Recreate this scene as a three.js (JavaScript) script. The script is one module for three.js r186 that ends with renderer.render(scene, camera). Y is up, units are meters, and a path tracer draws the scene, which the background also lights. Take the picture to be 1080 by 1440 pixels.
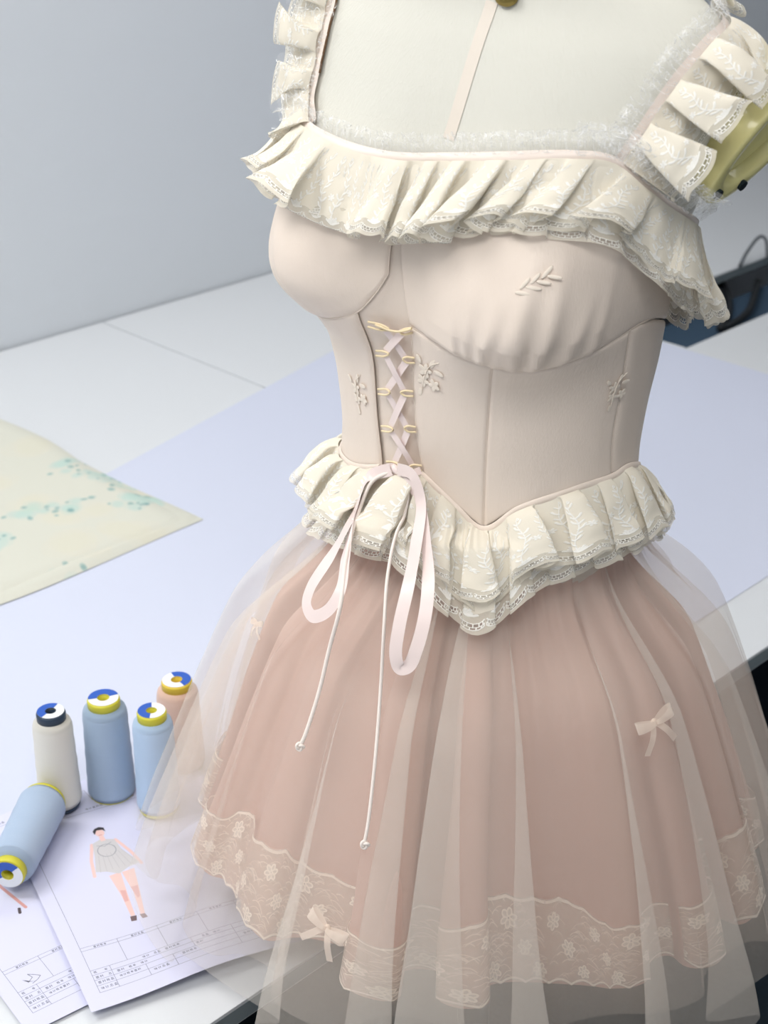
import * as THREE from 'three';
import { mergeGeometries } from 'three/addons/utils/BufferGeometryUtils.js';
import { RoundedBoxGeometry } from 'three/addons/geometries/RoundedBoxGeometry.js';
import { RectAreaLightUniformsLib } from 'three/addons/lights/RectAreaLightUniformsLib.js';

// ---------------------------------------------------------------- camera, light, exposure
const scene = new THREE.Scene();
scene.background = new THREE.Color(0x8a9199);
const camera = new THREE.PerspectiveCamera(36.98, 1080 / 1440, 0.05, 40);
camera.position.set(0, 1.76, 1.21);
camera.rotation.x = -26.6 * Math.PI / 180;
camera.focus = 1.27; camera.userData.fStop = 9;
const renderer = new THREE.WebGLRenderer();
renderer.toneMapping = THREE.LinearToneMapping;
renderer.toneMappingExposure = 0.555;
renderer.shadowMap.enabled = true;
RectAreaLightUniformsLib.init();
// recessed ceiling panels: [along the table, across it, width, depth, radiance]
const PANELS = [[-1.15, 0.95, 1.3, 0.75, 19], [-1.15, -0.85, 1.3, 0.75, 15], [0.9, -0.9, 1.3, 0.75, 5], [0.9, 0.9, 1.3, 0.75, 6.5]];
const PANEL_COLOR = 0xfffdf9, CEILING = 2.9;

// ---------------------------------------------------------------- helpers
const TAU = Math.PI * 2, V3 = THREE.Vector3, TABLE = 0.76;
const v3 = (x, y, z) => new V3(x, y, z);
const clamp = (x, a = 0, b = 1) => Math.min(b, Math.max(a, x));
const lerp = (a, b, t) => a + (b - a) * t;
const sm = (a, b, x) => { const t = clamp((x - a) / (b - a)); return t * t * (3 - 2 * t); };
function rng(seed) { let s = seed >>> 0; return () => { s = (s + 0x6D2B79F5) >>> 0; let t = s; t = Math.imul(t ^ (t >>> 15), t | 1); t ^= t + Math.imul(t ^ (t >>> 7), t | 61); return ((t ^ (t >>> 14)) >>> 0) / 4294967296; }; }
function hash(i, seed = 0) { let t = (Math.imul(i | 0, 374761393) + Math.imul(seed | 0, 668265263)) | 0; t = Math.imul(t ^ (t >>> 13), 1274126177); return ((t ^ (t >>> 16)) >>> 0) / 4294967296; }
function noise1(x, seed = 0) { const i = Math.floor(x), f = x - i, t = f * f * (3 - 2 * f); return lerp(hash(i, seed), hash(i + 1, seed), t) * 2 - 1; }
function noise2(x, y, seed = 0) { const j = Math.floor(y), f = y - j, t = f * f * (3 - 2 * f); return lerp(noise1(x, seed + j * 57), noise1(x, seed + (j + 1) * 57), t); }
// smooth interpolation through rows [x, a, b, ...] sorted by x
function table(rows) {
  const n = rows[0].length - 1;
  return (x) => {
    let i = 0; while (i < rows.length - 2 && x > rows[i + 1][0]) i++;
    const p = rows[i], q = rows[i + 1], t = clamp((x - p[0]) / (q[0] - p[0])), out = [];
    for (let k = 1; k <= n; k++) {
      const pm = rows[Math.max(0, i - 1)], qn = rows[Math.min(rows.length - 1, i + 2)], h = q[0] - p[0];
      const m0 = i === 0 ? (q[k] - p[k]) / h : (q[k] - pm[k]) / (q[0] - pm[0]), m1 = i + 2 >= rows.length ? (q[k] - p[k]) / h : (qn[k] - p[k]) / (qn[0] - p[0]);
      const t2 = t * t, t3 = t2 * t;
      out.push((2 * t3 - 3 * t2 + 1) * p[k] + (t3 - 2 * t2 + t) * h * m0 + (-2 * t3 + 3 * t2) * q[k] + (t3 - t2) * h * m1);
    }
    return n === 1 ? out[0] : out;
  };
}
const taken = {};
function numbered(name) { taken[name] = (taken[name] ?? -1) + 1; return taken[name] ? name + '_' + String(taken[name]).padStart(3, '0') : name; }
function mesh(name, geo, mat, parent) {
  const m = new THREE.Mesh(Array.isArray(geo) ? mergeGeometries(geo.map((g) => (g.index ? g.toNonIndexed() : g))) : geo, mat);
  m.castShadow = m.receiveShadow = true;
  if (parent) { m.name = name; parent.add(m); } else { m.name = numbered(name); scene.add(m); }
  return m;
}
function thing(name, label, category, group) { const o = new THREE.Group(); o.name = numbered(name); o.userData = { label, category }; if (group) o.userData.group = group; scene.add(o); return o; }
function tag(o, label, category, group) { Object.assign(o.userData, { label, category }); if (group) o.userData.group = group; return o; }
function structure(name, geo, mat, label, category) { const m = mesh(name, geo, mat); m.userData = { kind: 'structure', label, category }; return m; }
// a grid of (nu + 1) x (nv + 1) points; fn(u, v) gives [x, y, z], uvf(u, v) gives texture coordinates
function grid(nu, nv, fn, uvf = (u, v) => [u, v]) {
  const pos = [], uv = [], idx = [];
  for (let j = 0; j <= nv; j++) for (let i = 0; i <= nu; i++) { const p = fn(i / nu, j / nv); pos.push(p.x ?? p[0], p.y ?? p[1], p.z ?? p[2]); uv.push(...uvf(i / nu, j / nv)); }
  for (let j = 0; j < nv; j++) for (let i = 0; i < nu; i++) { const a = j * (nu + 1) + i, b = a + 1, c = a + nu + 1, d = c + 1; idx.push(a, b, d, a, d, c); }
  const g = new THREE.BufferGeometry();
  g.setAttribute('position', new THREE.Float32BufferAttribute(pos, 3)); g.setAttribute('uv', new THREE.Float32BufferAttribute(uv, 2));
  g.setIndex(idx); g.computeVertexNormals(); return g;
}
const curveOf = (pts, closed = false) => new THREE.CatmullRomCurve3(pts.map((p) => (p.isVector3 ? p : v3(...p))), closed, 'centripetal');
const tube = (pts, r, seg = 24, rad = 7, closed = false) => new THREE.TubeGeometry(curveOf(pts, closed), seg, r, rad, closed);
function box(w, h, d, x, y, z, r = 0) { const g = r ? new RoundedBoxGeometry(w, h, d, 2, r) : new THREE.BoxGeometry(w, h, d); g.translate(x, y, z); return g; }
function cyl(r0, r1, h, x, y, z, seg = 24) { const g = new THREE.CylinderGeometry(r0, r1, h, seg); g.translate(x, y, z); return g; }
function canvasTexture(w, h, draw, srgb = false, repeat = true) {
  const c = document.createElement('canvas'); c.width = w; c.height = h; draw(c.getContext('2d'), w, h);
  const t = new THREE.CanvasTexture(c); if (srgb) t.colorSpace = THREE.SRGBColorSpace; t.magFilter = THREE.LinearFilter;
  t.wrapS = t.wrapT = repeat ? THREE.RepeatWrapping : THREE.ClampToEdgeWrapping; return t;
}
function dataTexture(w, h, fn, srgb = false) {   // fn(x, y) gives a grey value or [r, g, b], 0..1
  const d = new Uint8Array(w * h * 4);
  for (let y = 0; y < h; y++) for (let x = 0; x < w; x++) { const c = fn(x, y), k = (y * w + x) * 4; for (let q = 0; q < 3; q++) d[k + q] = clamp(Array.isArray(c) ? c[q] : c) * 255; d[k + 3] = 255; }
  const t = new THREE.DataTexture(d, w, h); if (srgb) t.colorSpace = THREE.SRGBColorSpace; t.magFilter = THREE.LinearFilter; t.wrapS = t.wrapT = THREE.RepeatWrapping; t.needsUpdate = true; return t;
}
function withRepeat(t, x, y) { const c = t.clone(); c.repeat.set(x, y); c.needsUpdate = true; return c; }
const std = (o) => new THREE.MeshStandardMaterial({ side: THREE.DoubleSide, ...o });
const phys = (o) => new THREE.MeshPhysicalMaterial({ side: THREE.DoubleSide, ...o });
// ---------------------------------------------------------------- the room
// The tables, the wall and the ceiling panels share one direction, 45 degrees from the line of sight: [a, y, -b] in the turned axes.
const TURN = Math.PI / 4, turned = (m) => { m.rotation.y = TURN; return m; };
const onTable = (a, b, y = TABLE) => v3(Math.SQRT1_2 * (a - b), y, -Math.SQRT1_2 * (a + b));
const grainTex = dataTexture(256, 256, (x, y) => 0.5 + 0.25 * noise2(x / 3, y / 3, 3) + 0.25 * noise2(x / 19, y / 19, 5));
const M = {};
M.wall = std({ color: 0xdce1e7, roughness: 0.85, bumpMap: withRepeat(grainTex, 6, 3), bumpScale: 0.0006 });
M.ceiling = std({ color: 0xd9dadc, roughness: 0.95 });
M.floor = std({ color: 0x22303c, roughness: 0.95, bumpMap: withRepeat(grainTex, 24, 24), bumpScale: 0.003 });
M.tableTop = phys({ color: 0xd6d9dd, roughness: 0.38, bumpMap: withRepeat(grainTex, 20, 12), bumpScale: 0.0001 });
M.tableEdge = std({ color: 0x7c878c, roughness: 0.6 });
M.tableSteel = std({ color: 0x2a2d30, roughness: 0.5, metalness: 0.6 });

const ROOM = { a0: -3.2, a1: 4.2, b0: -2.9, b1: 1.53 };
const rw = ROOM.a1 - ROOM.a0, rd = ROOM.b1 - ROOM.b0, ra = (ROOM.a0 + ROOM.a1) / 2, rb = (ROOM.b0 + ROOM.b1) / 2;
turned(structure('floor', box(rw + 0.4, 0.1, rd + 0.4, ra, -0.05, -rb), M.floor, 'dark navy carpet floor under the tables', 'floor'));
turned(structure('ceiling', box(rw + 0.4, 0.1, rd + 0.4, ra, CEILING + 0.05, -rb), M.ceiling, 'plain white ceiling with recessed light panels', 'ceiling'));
turned(structure('wall_back', box(rw + 0.4, CEILING, 0.12, ra, CEILING / 2, -(ROOM.b1 + 0.06)), M.wall, 'smooth blue grey wall along the back of the white tables', 'wall'));
turned(structure('wall_front', box(rw + 0.4, CEILING, 0.12, ra, CEILING / 2, -(ROOM.b0 - 0.06)), M.wall, 'pale wall on the side away from the tables', 'wall'));
turned(structure('wall_left', box(0.12, CEILING, rd, ROOM.a0 - 0.06, CEILING / 2, -rb), M.wall, 'pale side wall at the left end of the tables', 'wall'));
turned(structure('wall_right', box(0.12, CEILING, rd, ROOM.a1 + 0.06, CEILING / 2, -rb), M.wall, 'pale side wall at the right end of the tables', 'wall'));
M.panel = std({ color: 0xffffff, emissive: PANEL_COLOR, emissiveIntensity: 1.6 });
M.panelFrame = std({ color: 0xc8c9ca, roughness: 0.5 });
for (const [a, b, w, d, power] of PANELS) {
  const p = thing('ceiling_light', 'flat square-cornered ceiling light panel over the tables', 'ceiling light', 'ceiling light panels');
  p.position.copy(onTable(a, b, CEILING - 0.03)); p.rotation.y = TURN;
  mesh('frame', [box(w + 0.06, 0.03, 0.03, 0, 0.015, d / 2 + 0.015), box(w + 0.06, 0.03, 0.03, 0, 0.015, -d / 2 - 0.015), box(0.03, 0.03, d, w / 2 + 0.015, 0.015, 0), box(0.03, 0.03, d, -w / 2 - 0.015, 0.015, 0)], M.panelFrame, p);
  mesh('diffuser', box(w, 0.02, d, 0, 0.016, 0), M.panel, p);
  const l = new THREE.RectAreaLight(PANEL_COLOR, power, w, d);
  l.name = 'panel_glow'; l.position.copy(onTable(a, b, CEILING - 0.035)); l.lookAt(l.position.x, 0, l.position.z); scene.add(l);
}

// ---------------------------------------------------------------- tables: a row along the wall, a row in front, an arm towards the viewer
const THICK = 0.022;
function tableTop(label, a0, a1, b0, b1, round = 0.002) {
  const t = thing('work_table', label, 'table', 'white work tables');
  t.position.copy(onTable((a0 + a1) / 2, (b0 + b1) / 2, 0)); t.rotation.y = TURN;
  const w = a1 - a0, d = b1 - b0;
  mesh('table_top', box(w, THICK, d, 0, TABLE - THICK / 2, 0, round), M.tableTop, t);
  const e = 0.0006;
  for (const k of [-1, 1]) { mesh('edge_band', box(w, THICK - 0.005, e, 0, TABLE - THICK / 2 - 0.001, k * d / 2), M.tableEdge, t); mesh('edge_band', box(e, THICK - 0.005, d, k * w / 2, TABLE - THICK / 2 - 0.001, 0), M.tableEdge, t); }
  for (const k of [-1, 1]) mesh('rail', box(w - 0.24, 0.05, 0.03, 0, TABLE - THICK - 0.026, k * (d / 2 - 0.1)), M.tableSteel, t);
  for (const sx of [-1, 1]) for (const sz of [-1, 1]) mesh('leg', box(0.04, TABLE - THICK - 0.001, 0.04, sx * (w / 2 - 0.1), (TABLE - THICK) / 2, sz * (d / 2 - 0.1), 0.004), M.tableSteel, t);
  return t;
}
tableTop('white work table against the grey wall, on the cloth side of the seam', -1.3, 0.752, 0.642, 1.525);
tableTop('white work table against the grey wall, on the far side of the seam', 0.755, 1.436, 0.642, 1.525);
tableTop('white work table behind the dark gap, in the far corner', 1.438, 3.6, 0.85, 1.525);
tableTop('white work table under the spools and printed sheets, its grey edge behind the skirt', -1.3, 3.2, -0.043, 0.64, 0.0006);
tableTop('white work table arm joined on at the corner below the printed sheets', -1.3, -0.26, -1.2, -0.0445, 0.0006);
// ---------------------------------------------------------------- the dress form's shape
// R(psi, y): distance from the upright axis in direction psi (0 towards +z, 90 degrees towards +x)
const AXIS = { x: 0.09, z: 0 }, D2R = Math.PI / 180, FRONT = -35 * D2R;
const bodyRows = table([ // y, half width, depth in front, depth behind
  [0.98, 0.070, 0.060, 0.060], [1.06, 0.075, 0.062, 0.062], [1.105, 0.090, 0.075, 0.070], [1.135, 0.119, 0.092, 0.084], [1.16, 0.133, 0.097, 0.092], [1.20, 0.130, 0.094, 0.086], [1.235, 0.128, 0.093, 0.084], [1.28, 0.132, 0.096, 0.086],
  [1.32, 0.138, 0.099, 0.090], [1.37, 0.143, 0.099, 0.096], [1.41, 0.149, 0.098, 0.100], [1.45, 0.164, 0.096, 0.104], [1.49, 0.178, 0.090, 0.105], [1.53, 0.186, 0.080, 0.103],
  [1.565, 0.184, 0.067, 0.095], [1.59, 0.166, 0.056, 0.082], [1.615, 0.128, 0.052, 0.068], [1.635, 0.085, 0.050, 0.060], [1.655, 0.062, 0.050, 0.056], [1.70, 0.055, 0.048, 0.052], [1.74, 0.055, 0.048, 0.052],
]);
const wrap = (a) => { a = (a + Math.PI) % TAU; if (a < 0) a += TAU; return a - Math.PI; };
function R(psi, y) {
  const [a, bf, bb] = bodyRows(y), al = wrap(psi - FRONT), s = Math.abs(Math.sin(al)), c = Math.cos(al), b = c > 0 ? bf : bb, n = 2.25;
  let r = 1 / Math.pow(Math.pow(s / a, n) + Math.pow(Math.abs(c) / b, n), 1 / n);
  for (const [al0, w, amp, y0] of [[-44 * D2R, 27 * D2R, 0.055, 1.398], [38 * D2R, 27 * D2R, 0.048, 1.390]]) {
    const d = (al - al0) / w, dy = y - y0, h = dy > 0 ? Math.exp(-Math.pow(dy / 0.075, 2)) : Math.exp(-Math.pow(-dy / 0.056, 2.6));
    r += amp * Math.exp(-d * d) * h;
  }
  return r;
}
function at(psi, y, off = 0) { const r = R(psi, y) + off; return v3(AXIS.x + Math.sin(psi) * r, y, AXIS.z + Math.cos(psi) * r); }
function bodyNormal(psi, y) { const e = 0.004, p = at(psi, y), a = at(psi + e * 8, y).sub(at(psi - e * 8, y)), b = at(psi, y + e).sub(at(psi, y - e)); const n = a.cross(b).normalize(); return n.dot(v3(Math.sin(psi), 0, Math.cos(psi))) < 0 ? n.negate() : n; }
// where the line of sight through a measured place of the photograph meets the form: [psi, y]
const FPX = 720 / Math.tan(36.98 / 2 * D2R), PITCH = 26.6 * D2R;
function sight(px, py) { const u = (px - 540) / FPX, v = (py - 720) / FPX, s = Math.sin(PITCH), c = Math.cos(PITCH); return v3(u, -s - v * c, -c + v * s); }
function onForm(px, py, off = 0, radius = R) {
  const d = sight(px, py); let best = null, bd = 1e9;
  for (let t = 0.75; t < 1.75; t += 0.002) {
    const x = d.x * t - AXIS.x, y = 1.76 + d.y * t, z = 1.21 + d.z * t - AXIS.z, psi = Math.atan2(x, z), g = Math.hypot(x, z) - radius(psi, y) - off;
    if (g < bd) { bd = g; best = [psi, y]; }
    if (g <= 0) break;
  }
  return best;
}
const onPlane = (px, py, y = TABLE) => { const d = sight(px, py), t = (y - 1.76) / d.y; return v3(d.x * t, y, 1.21 + d.z * t); };
// ---------------------------------------------------------------- cloth: textures, materials and the shapes made of it
const weave = dataTexture(256, 256, (x, y) => 0.5 + 0.22 * Math.sin(x * TAU / 4) * Math.sin(y * TAU / 4) + 0.3 * noise2(x / 9, y / 30, 8));
// lace: the same drawing gives the cover of the threads and their relief
function laceDrawing(g, W, H, relief) {
  const tone = (v) => { const c = Math.round(v * 255); return `rgb(${c},${c},${c})`; };
  g.fillStyle = tone(relief ? 0.3 : 0.66); g.fillRect(0, 0, W, H);
  const r = rng(11);
  for (let i = 0; i < 5200; i++) { g.fillStyle = tone(relief ? 0.26 + 0.1 * r() : 0.5 + 0.32 * r()); g.fillRect(r() * W, r() * H, 3, 3); }
  const wrapDraw = (fn) => { for (const o of [-W, 0, W]) { g.save(); g.translate(o, 0); fn(); g.restore(); } };
  const thread = (pts, w) => wrapDraw(() => {
    for (const [k, v] of relief ? [[1.5, 0.5], [1.0, 0.75], [0.5, 1]] : [[1, 1]]) {
      g.strokeStyle = tone(v); g.lineWidth = w * k; g.lineCap = g.lineJoin = 'round'; g.beginPath();
      pts.forEach(([x, y], i) => (i ? g.lineTo(x * W, y * H) : g.moveTo(x * W, y * H))); g.stroke();
    }
  });
  const S = 3, AR = W / H;
  // open border: dark holes ringed by cord, two rows on each scallop
  for (let i = 0; i < S; i++) {
    const cx = (i + 0.5) / S, arc = (rad, n, y0, a0 = 0.06, a1 = 0.94) => Array.from({ length: n + 1 }, (_, k) => { const a = Math.PI * lerp(a0, a1, k / n); return [cx - Math.cos(a) * rad, y0 + Math.sin(a) * rad * AR * 0.62]; });
    g.fillStyle = tone(relief ? 0.05 : 0.22);
    const low = arc(0.158, 20, 0.862), up = arc(0.158, 20, 0.80);
    wrapDraw(() => { g.beginPath(); low.forEach(([x, y], k) => (k ? g.lineTo(x * W, y * H) : g.moveTo(x * W, y * H))); [...up].reverse().forEach(([x, y]) => g.lineTo(x * W, y * H)); g.fill(); });
    const d = relief ? 9 : 8;
    thread(low, d + 3); thread(arc(0.16, 20, 0.835), d); thread(up, d + 3);
    const l2 = arc(0.158, 8, 0.862), m2 = arc(0.16, 8, 0.835), u2 = arc(0.158, 8, 0.80);
    for (let k = 0; k <= 8; k++) { thread([l2[k], m2[k]], d); if (k < 8) thread([[(m2[k][0] + m2[k + 1][0]) / 2, (m2[k][1] + m2[k + 1][1]) / 2], [(u2[k][0] + u2[k + 1][0]) / 2, (u2[k][1] + u2[k + 1][1]) / 2]], d); }
    // fan of petals over each scallop
    for (let k = 0; k < 7; k++) { const a = Math.PI * (0.14 + 0.72 * k / 6), len = 0.095 * (k % 2 ? 0.85 : 1.15); thread([[cx - Math.cos(a) * 0.02, 0.80], [cx - Math.cos(a) * len, 0.80 - Math.sin(a) * len * AR]], 24); }
    // a climbing sprig with paired leaves and a curl
    const stem = (t) => [cx + 0.045 * Math.sin(t * 7 + i * 2.1), lerp(0.72, 0.10, t)];
    thread(Array.from({ length: 16 }, (_, k) => stem(k / 15)), 13);
    for (let k = 0; k < 8; k++) { const t = 0.04 + k * 0.122, [x, y] = stem(t), s = k % 2 ? 1 : -1; thread([[x, y], [x + s * 0.045, y - 0.022], [x + s * 0.075, y - 0.055]], 24); if (k % 3 !== 0) thread([[x, y], [x - s * 0.055, y - 0.03]], 22); }
    thread(Array.from({ length: 12 }, (_, k) => { const a = k * 0.55, q = 0.028 * (1 - k / 16); return [stem(1)[0] + 0.03 + Math.cos(a) * q, 0.085 + Math.sin(a) * q * AR]; }), 15);
    // rosette between two sprigs
    const fx = (i + 1) / S, fy = 0.44 + 0.1 * (i % 2);
    for (let k = 0; k < 6; k++) { const a = k * TAU / 6; thread([[fx + Math.cos(a) * 0.016, fy + Math.sin(a) * 0.016 * AR], [fx + Math.cos(a) * 0.048, fy + Math.sin(a) * 0.048 * AR]], 24); }
  }
}
const LACE_W = 0.042;   // metres of lace in one repeat
const laceAlpha = canvasTexture(768, 1152, (g, w, h) => laceDrawing(g, w, h, false));
const laceColor = canvasTexture(768, 1152, (g, w, h) => { laceDrawing(g, w, h, false); const d = g.getImageData(0, 0, w, h); for (let i = 0; i < d.data.length; i += 4) { const k = clamp((d.data[i] / 255 - 0.62) / 0.38); d.data[i] = lerp(236, 255, k); d.data[i + 1] = lerp(228, 253, k); d.data[i + 2] = lerp(213, 247, k); } g.putImageData(d, 0, 0); }, true);
const laceRelief = canvasTexture(768, 1152, (g, w, h) => laceDrawing(g, w, h, true));
function netDrawing(g, W, H, base, lines, seed, lw) {
  const c0 = Math.round(base * 255); g.fillStyle = `rgb(${c0},${c0},${c0})`; g.fillRect(0, 0, W, H);
  const r = rng(seed); g.lineCap = 'round';
  for (let i = 0; i < lines; i++) {
    const c = Math.round(150 + 105 * r()); g.strokeStyle = `rgb(${c},${c},${c})`; g.lineWidth = lw * (0.5 + r());
    let x = r() * W, y = r() * H, a = r() * TAU; const turn = (r() - 0.5) * 0.5, pts = [[x, y]];
    for (let k = 0; k < 26; k++) { a += turn + (r() - 0.5) * 0.4; x += Math.cos(a) * W / 70; y += Math.sin(a) * W / 70; pts.push([x, y]); }
    for (const ox of [-W, 0, W]) for (const oy of [-H, 0, H]) { g.beginPath(); pts.forEach(([px, py], k) => (k ? g.lineTo(px + ox, py + oy) : g.moveTo(px + ox, py + oy))); g.stroke(); }
  }
}
const scribble = canvasTexture(512, 512, (g, w, h) => netDrawing(g, w, h, 0.07, 26, 5, 5));
// fine hem lace: petals outlined on a half-open ground, heavier cord along its edge
function hemLace(g, W, H) {
  g.fillStyle = 'rgb(78,78,78)'; g.fillRect(0, 0, W, H);
  const r = rng(21), blob = (cx, cy, q) => {
    for (const ox of [-W, 0, W]) {
      g.fillStyle = 'rgb(150,150,150)'; g.strokeStyle = 'rgb(250,250,250)'; g.lineWidth = 10;
      for (let k = 0; k < 6; k++) { const a = k * TAU / 6 + q, x = cx + ox + Math.cos(a) * q * 0.62, y = cy + Math.sin(a) * q * 0.62; g.beginPath(); g.ellipse(x, y, q * 0.5, q * 0.3, a, 0, TAU); g.fill(); g.stroke(); }
      g.fillStyle = 'rgb(70,70,70)'; g.beginPath(); g.arc(cx + ox, cy, q * 0.2, 0, TAU); g.fill(); g.stroke();
    }
  };
  for (let i = 0; i < 9; i++) blob((i + 0.5) * W / 9, H * (0.25 + 0.3 * (i % 3)), W * 0.042 * (0.8 + 0.5 * r()));
  for (let i = 0; i < 210; i++) { g.strokeStyle = `rgba(220,220,220,${0.3 + 0.5 * r()})`; g.lineWidth = 3 + 5 * r(); const x = r() * W, y = r() * H, l = W * 0.07 * (0.5 + r()), a = (r() - 0.5) * 1.2; g.beginPath(); g.moveTo(x, y); g.quadraticCurveTo(x + l * 0.5, y - l * 0.5 + a * 20, x + l, y + a * l); g.stroke(); }
  g.strokeStyle = 'rgb(240,240,240)'; g.lineWidth = 16;
  for (const y0 of [0.03, 0.975]) { g.beginPath(); for (let x = 0; x <= W; x += 6) { const y = H * y0; x ? g.lineTo(x, y) : g.moveTo(x, y); } g.stroke(); }
}
const hemLaceTex = canvasTexture(1024, 512, hemLace);
const satinBump = withRepeat(weave, 1, 1);
M.satin = phys({ color: 0xe9dacd, roughness: 0.46, sheen: 0.4, sheenColor: new THREE.Color(0xfff4ea), sheenRoughness: 0.5, bumpMap: weave, bumpScale: 0.00012 });
M.laceBody = phys({ map: laceColor, roughness: 1, bumpMap: laceRelief, bumpScale: 0.0005, transmission: 0.14, specularIntensity: 0.2 });
M.lace = phys({ map: laceColor, roughness: 1, alphaMap: laceAlpha, bumpMap: laceRelief, bumpScale: 0.0005, transparent: true, transmission: 0.14, specularIntensity: 0.3 });
M.laceWhite = phys({ color: 0xffffff, roughness: 1, alphaMap: scribble, transparent: true, transmission: 0.1, specularIntensity: 0.3 });
M.hemLace = phys({ color: 0xfff3e4, roughness: 1, alphaMap: hemLaceTex, bumpMap: hemLaceTex, bumpScale: 0.0001, transparent: true, transmission: 0.1, specularIntensity: 0.1 });
M.lining = phys({ color: 0xcba396, roughness: 0.62, sheen: 0.35, sheenColor: new THREE.Color(0xf3d7c8), sheenRoughness: 0.5, bumpMap: weave, bumpScale: 0.0001 });
M.tulle = phys({ color: 0xf4e8dd, roughness: 1, transparent: true, opacity: 0.21, transmission: 0.33, specularIntensity: 0 });
M.tulleOuter = phys({ color: 0xf6efe6, roughness: 1, transparent: true, opacity: 0.26, transmission: 0.33, specularIntensity: 0 });
M.tulleEdge = phys({ color: 0xefe3d2, roughness: 1, transparent: true, opacity: 0.55, transmission: 0.35, specularIntensity: 0.15 });
M.ribbon = phys({ color: 0xe9d8d4, roughness: 0.34, sheen: 0.4, sheenColor: new THREE.Color(0xffffff), sheenRoughness: 0.4 });
M.cord = std({ color: 0xecd9b4, roughness: 0.7 });
M.cordWhite = std({ color: 0xf1e6de, roughness: 0.7 });
M.organza = phys({ color: 0xf6e6d8, roughness: 1, transparent: true, opacity: 0.6, transmission: 0.3 });
M.embroidery = std({ color: 0xeaded0, roughness: 0.6 });

// turn a cloth's faces outwards, away from the form's axis
function outwards(g) {
  const P = g.attributes.position, N = g.attributes.normal; let d = 0;
  for (let i = 0; i < P.count; i += 7) d += (P.getX(i) - AXIS.x) * N.getX(i) + (P.getZ(i) - AXIS.z) * N.getZ(i);
  if (d < 0) { const a = g.index.array; for (let i = 0; i < a.length; i += 3) { const q = a[i]; a[i] = a[i + 1]; a[i + 1] = q; } g.computeVertexNormals(); }
  return g;
}
// smooth curve through [psi, y] pairs, t in 0..1 by length
function curve2(pts) {
  const c = curveOf(pts.map(([p, y]) => v3(p * 0.14, y, 0)));
  return (t) => { const q = c.getPointAt(clamp(t)); return [q.x / 0.14, q.y]; };
}
const px = (...list) => list.map(([x, y]) => onForm(x, y));
// a panel of the bodice: four border curves in [psi, y], blended, lifted off the form, its borders turned in
function panel(top, bottom, left, right, off, nu = 40, nv = 40, disp = () => 0, turnIn = 0.0022) {
  const T = curve2(top), B = curve2(bottom), L = curve2(left), Rr = curve2(right);
  const P = (u, v) => {   // v 0 at the top
    const t = T(u), b = B(u), l = L(v), r = Rr(v), c00 = T(0), c10 = T(1), c01 = B(0), c11 = B(1);
    return [0, 1].map((k) => (1 - v) * t[k] + v * b[k] + (1 - u) * l[k] + u * r[k] - ((1 - u) * (1 - v) * c00[k] + u * (1 - v) * c10[k] + (1 - u) * v * c01[k] + u * v * c11[k]));
  };
  const len = (f) => { let s = 0; for (let i = 0; i < 20; i++) { const a = f(i / 20), b = f((i + 1) / 20); s += Math.hypot((a[0] - b[0]) * 0.14, a[1] - b[1]); } return s; };
  const lu = (len(T) + len(B)) / 2, lv = (len(L) + len(Rr)) / 2;
  const ease = (x) => { const e = 0.06; return x < e * 2 ? x * x / (4 * e) * 1.0 : x > 1 - e * 2 ? 1 - (1 - x) * (1 - x) / (4 * e) : x; };  // more rows near the borders
  return outwards(grid(nu, nv, (u0, v0) => {
    const u = ease(u0), v = ease(v0), [psi, y] = P(u, v), d = Math.min(u * lu, (1 - u) * lu, v * lv, (1 - v) * lv);
    const k = 1 - Math.exp(-d / 0.0016);
    return at(psi, y, off - turnIn * (1 - k) + disp(u, v) * k);
  }, (u, v) => [u * lu / 0.02, v * lv / 0.02]));
}
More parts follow.
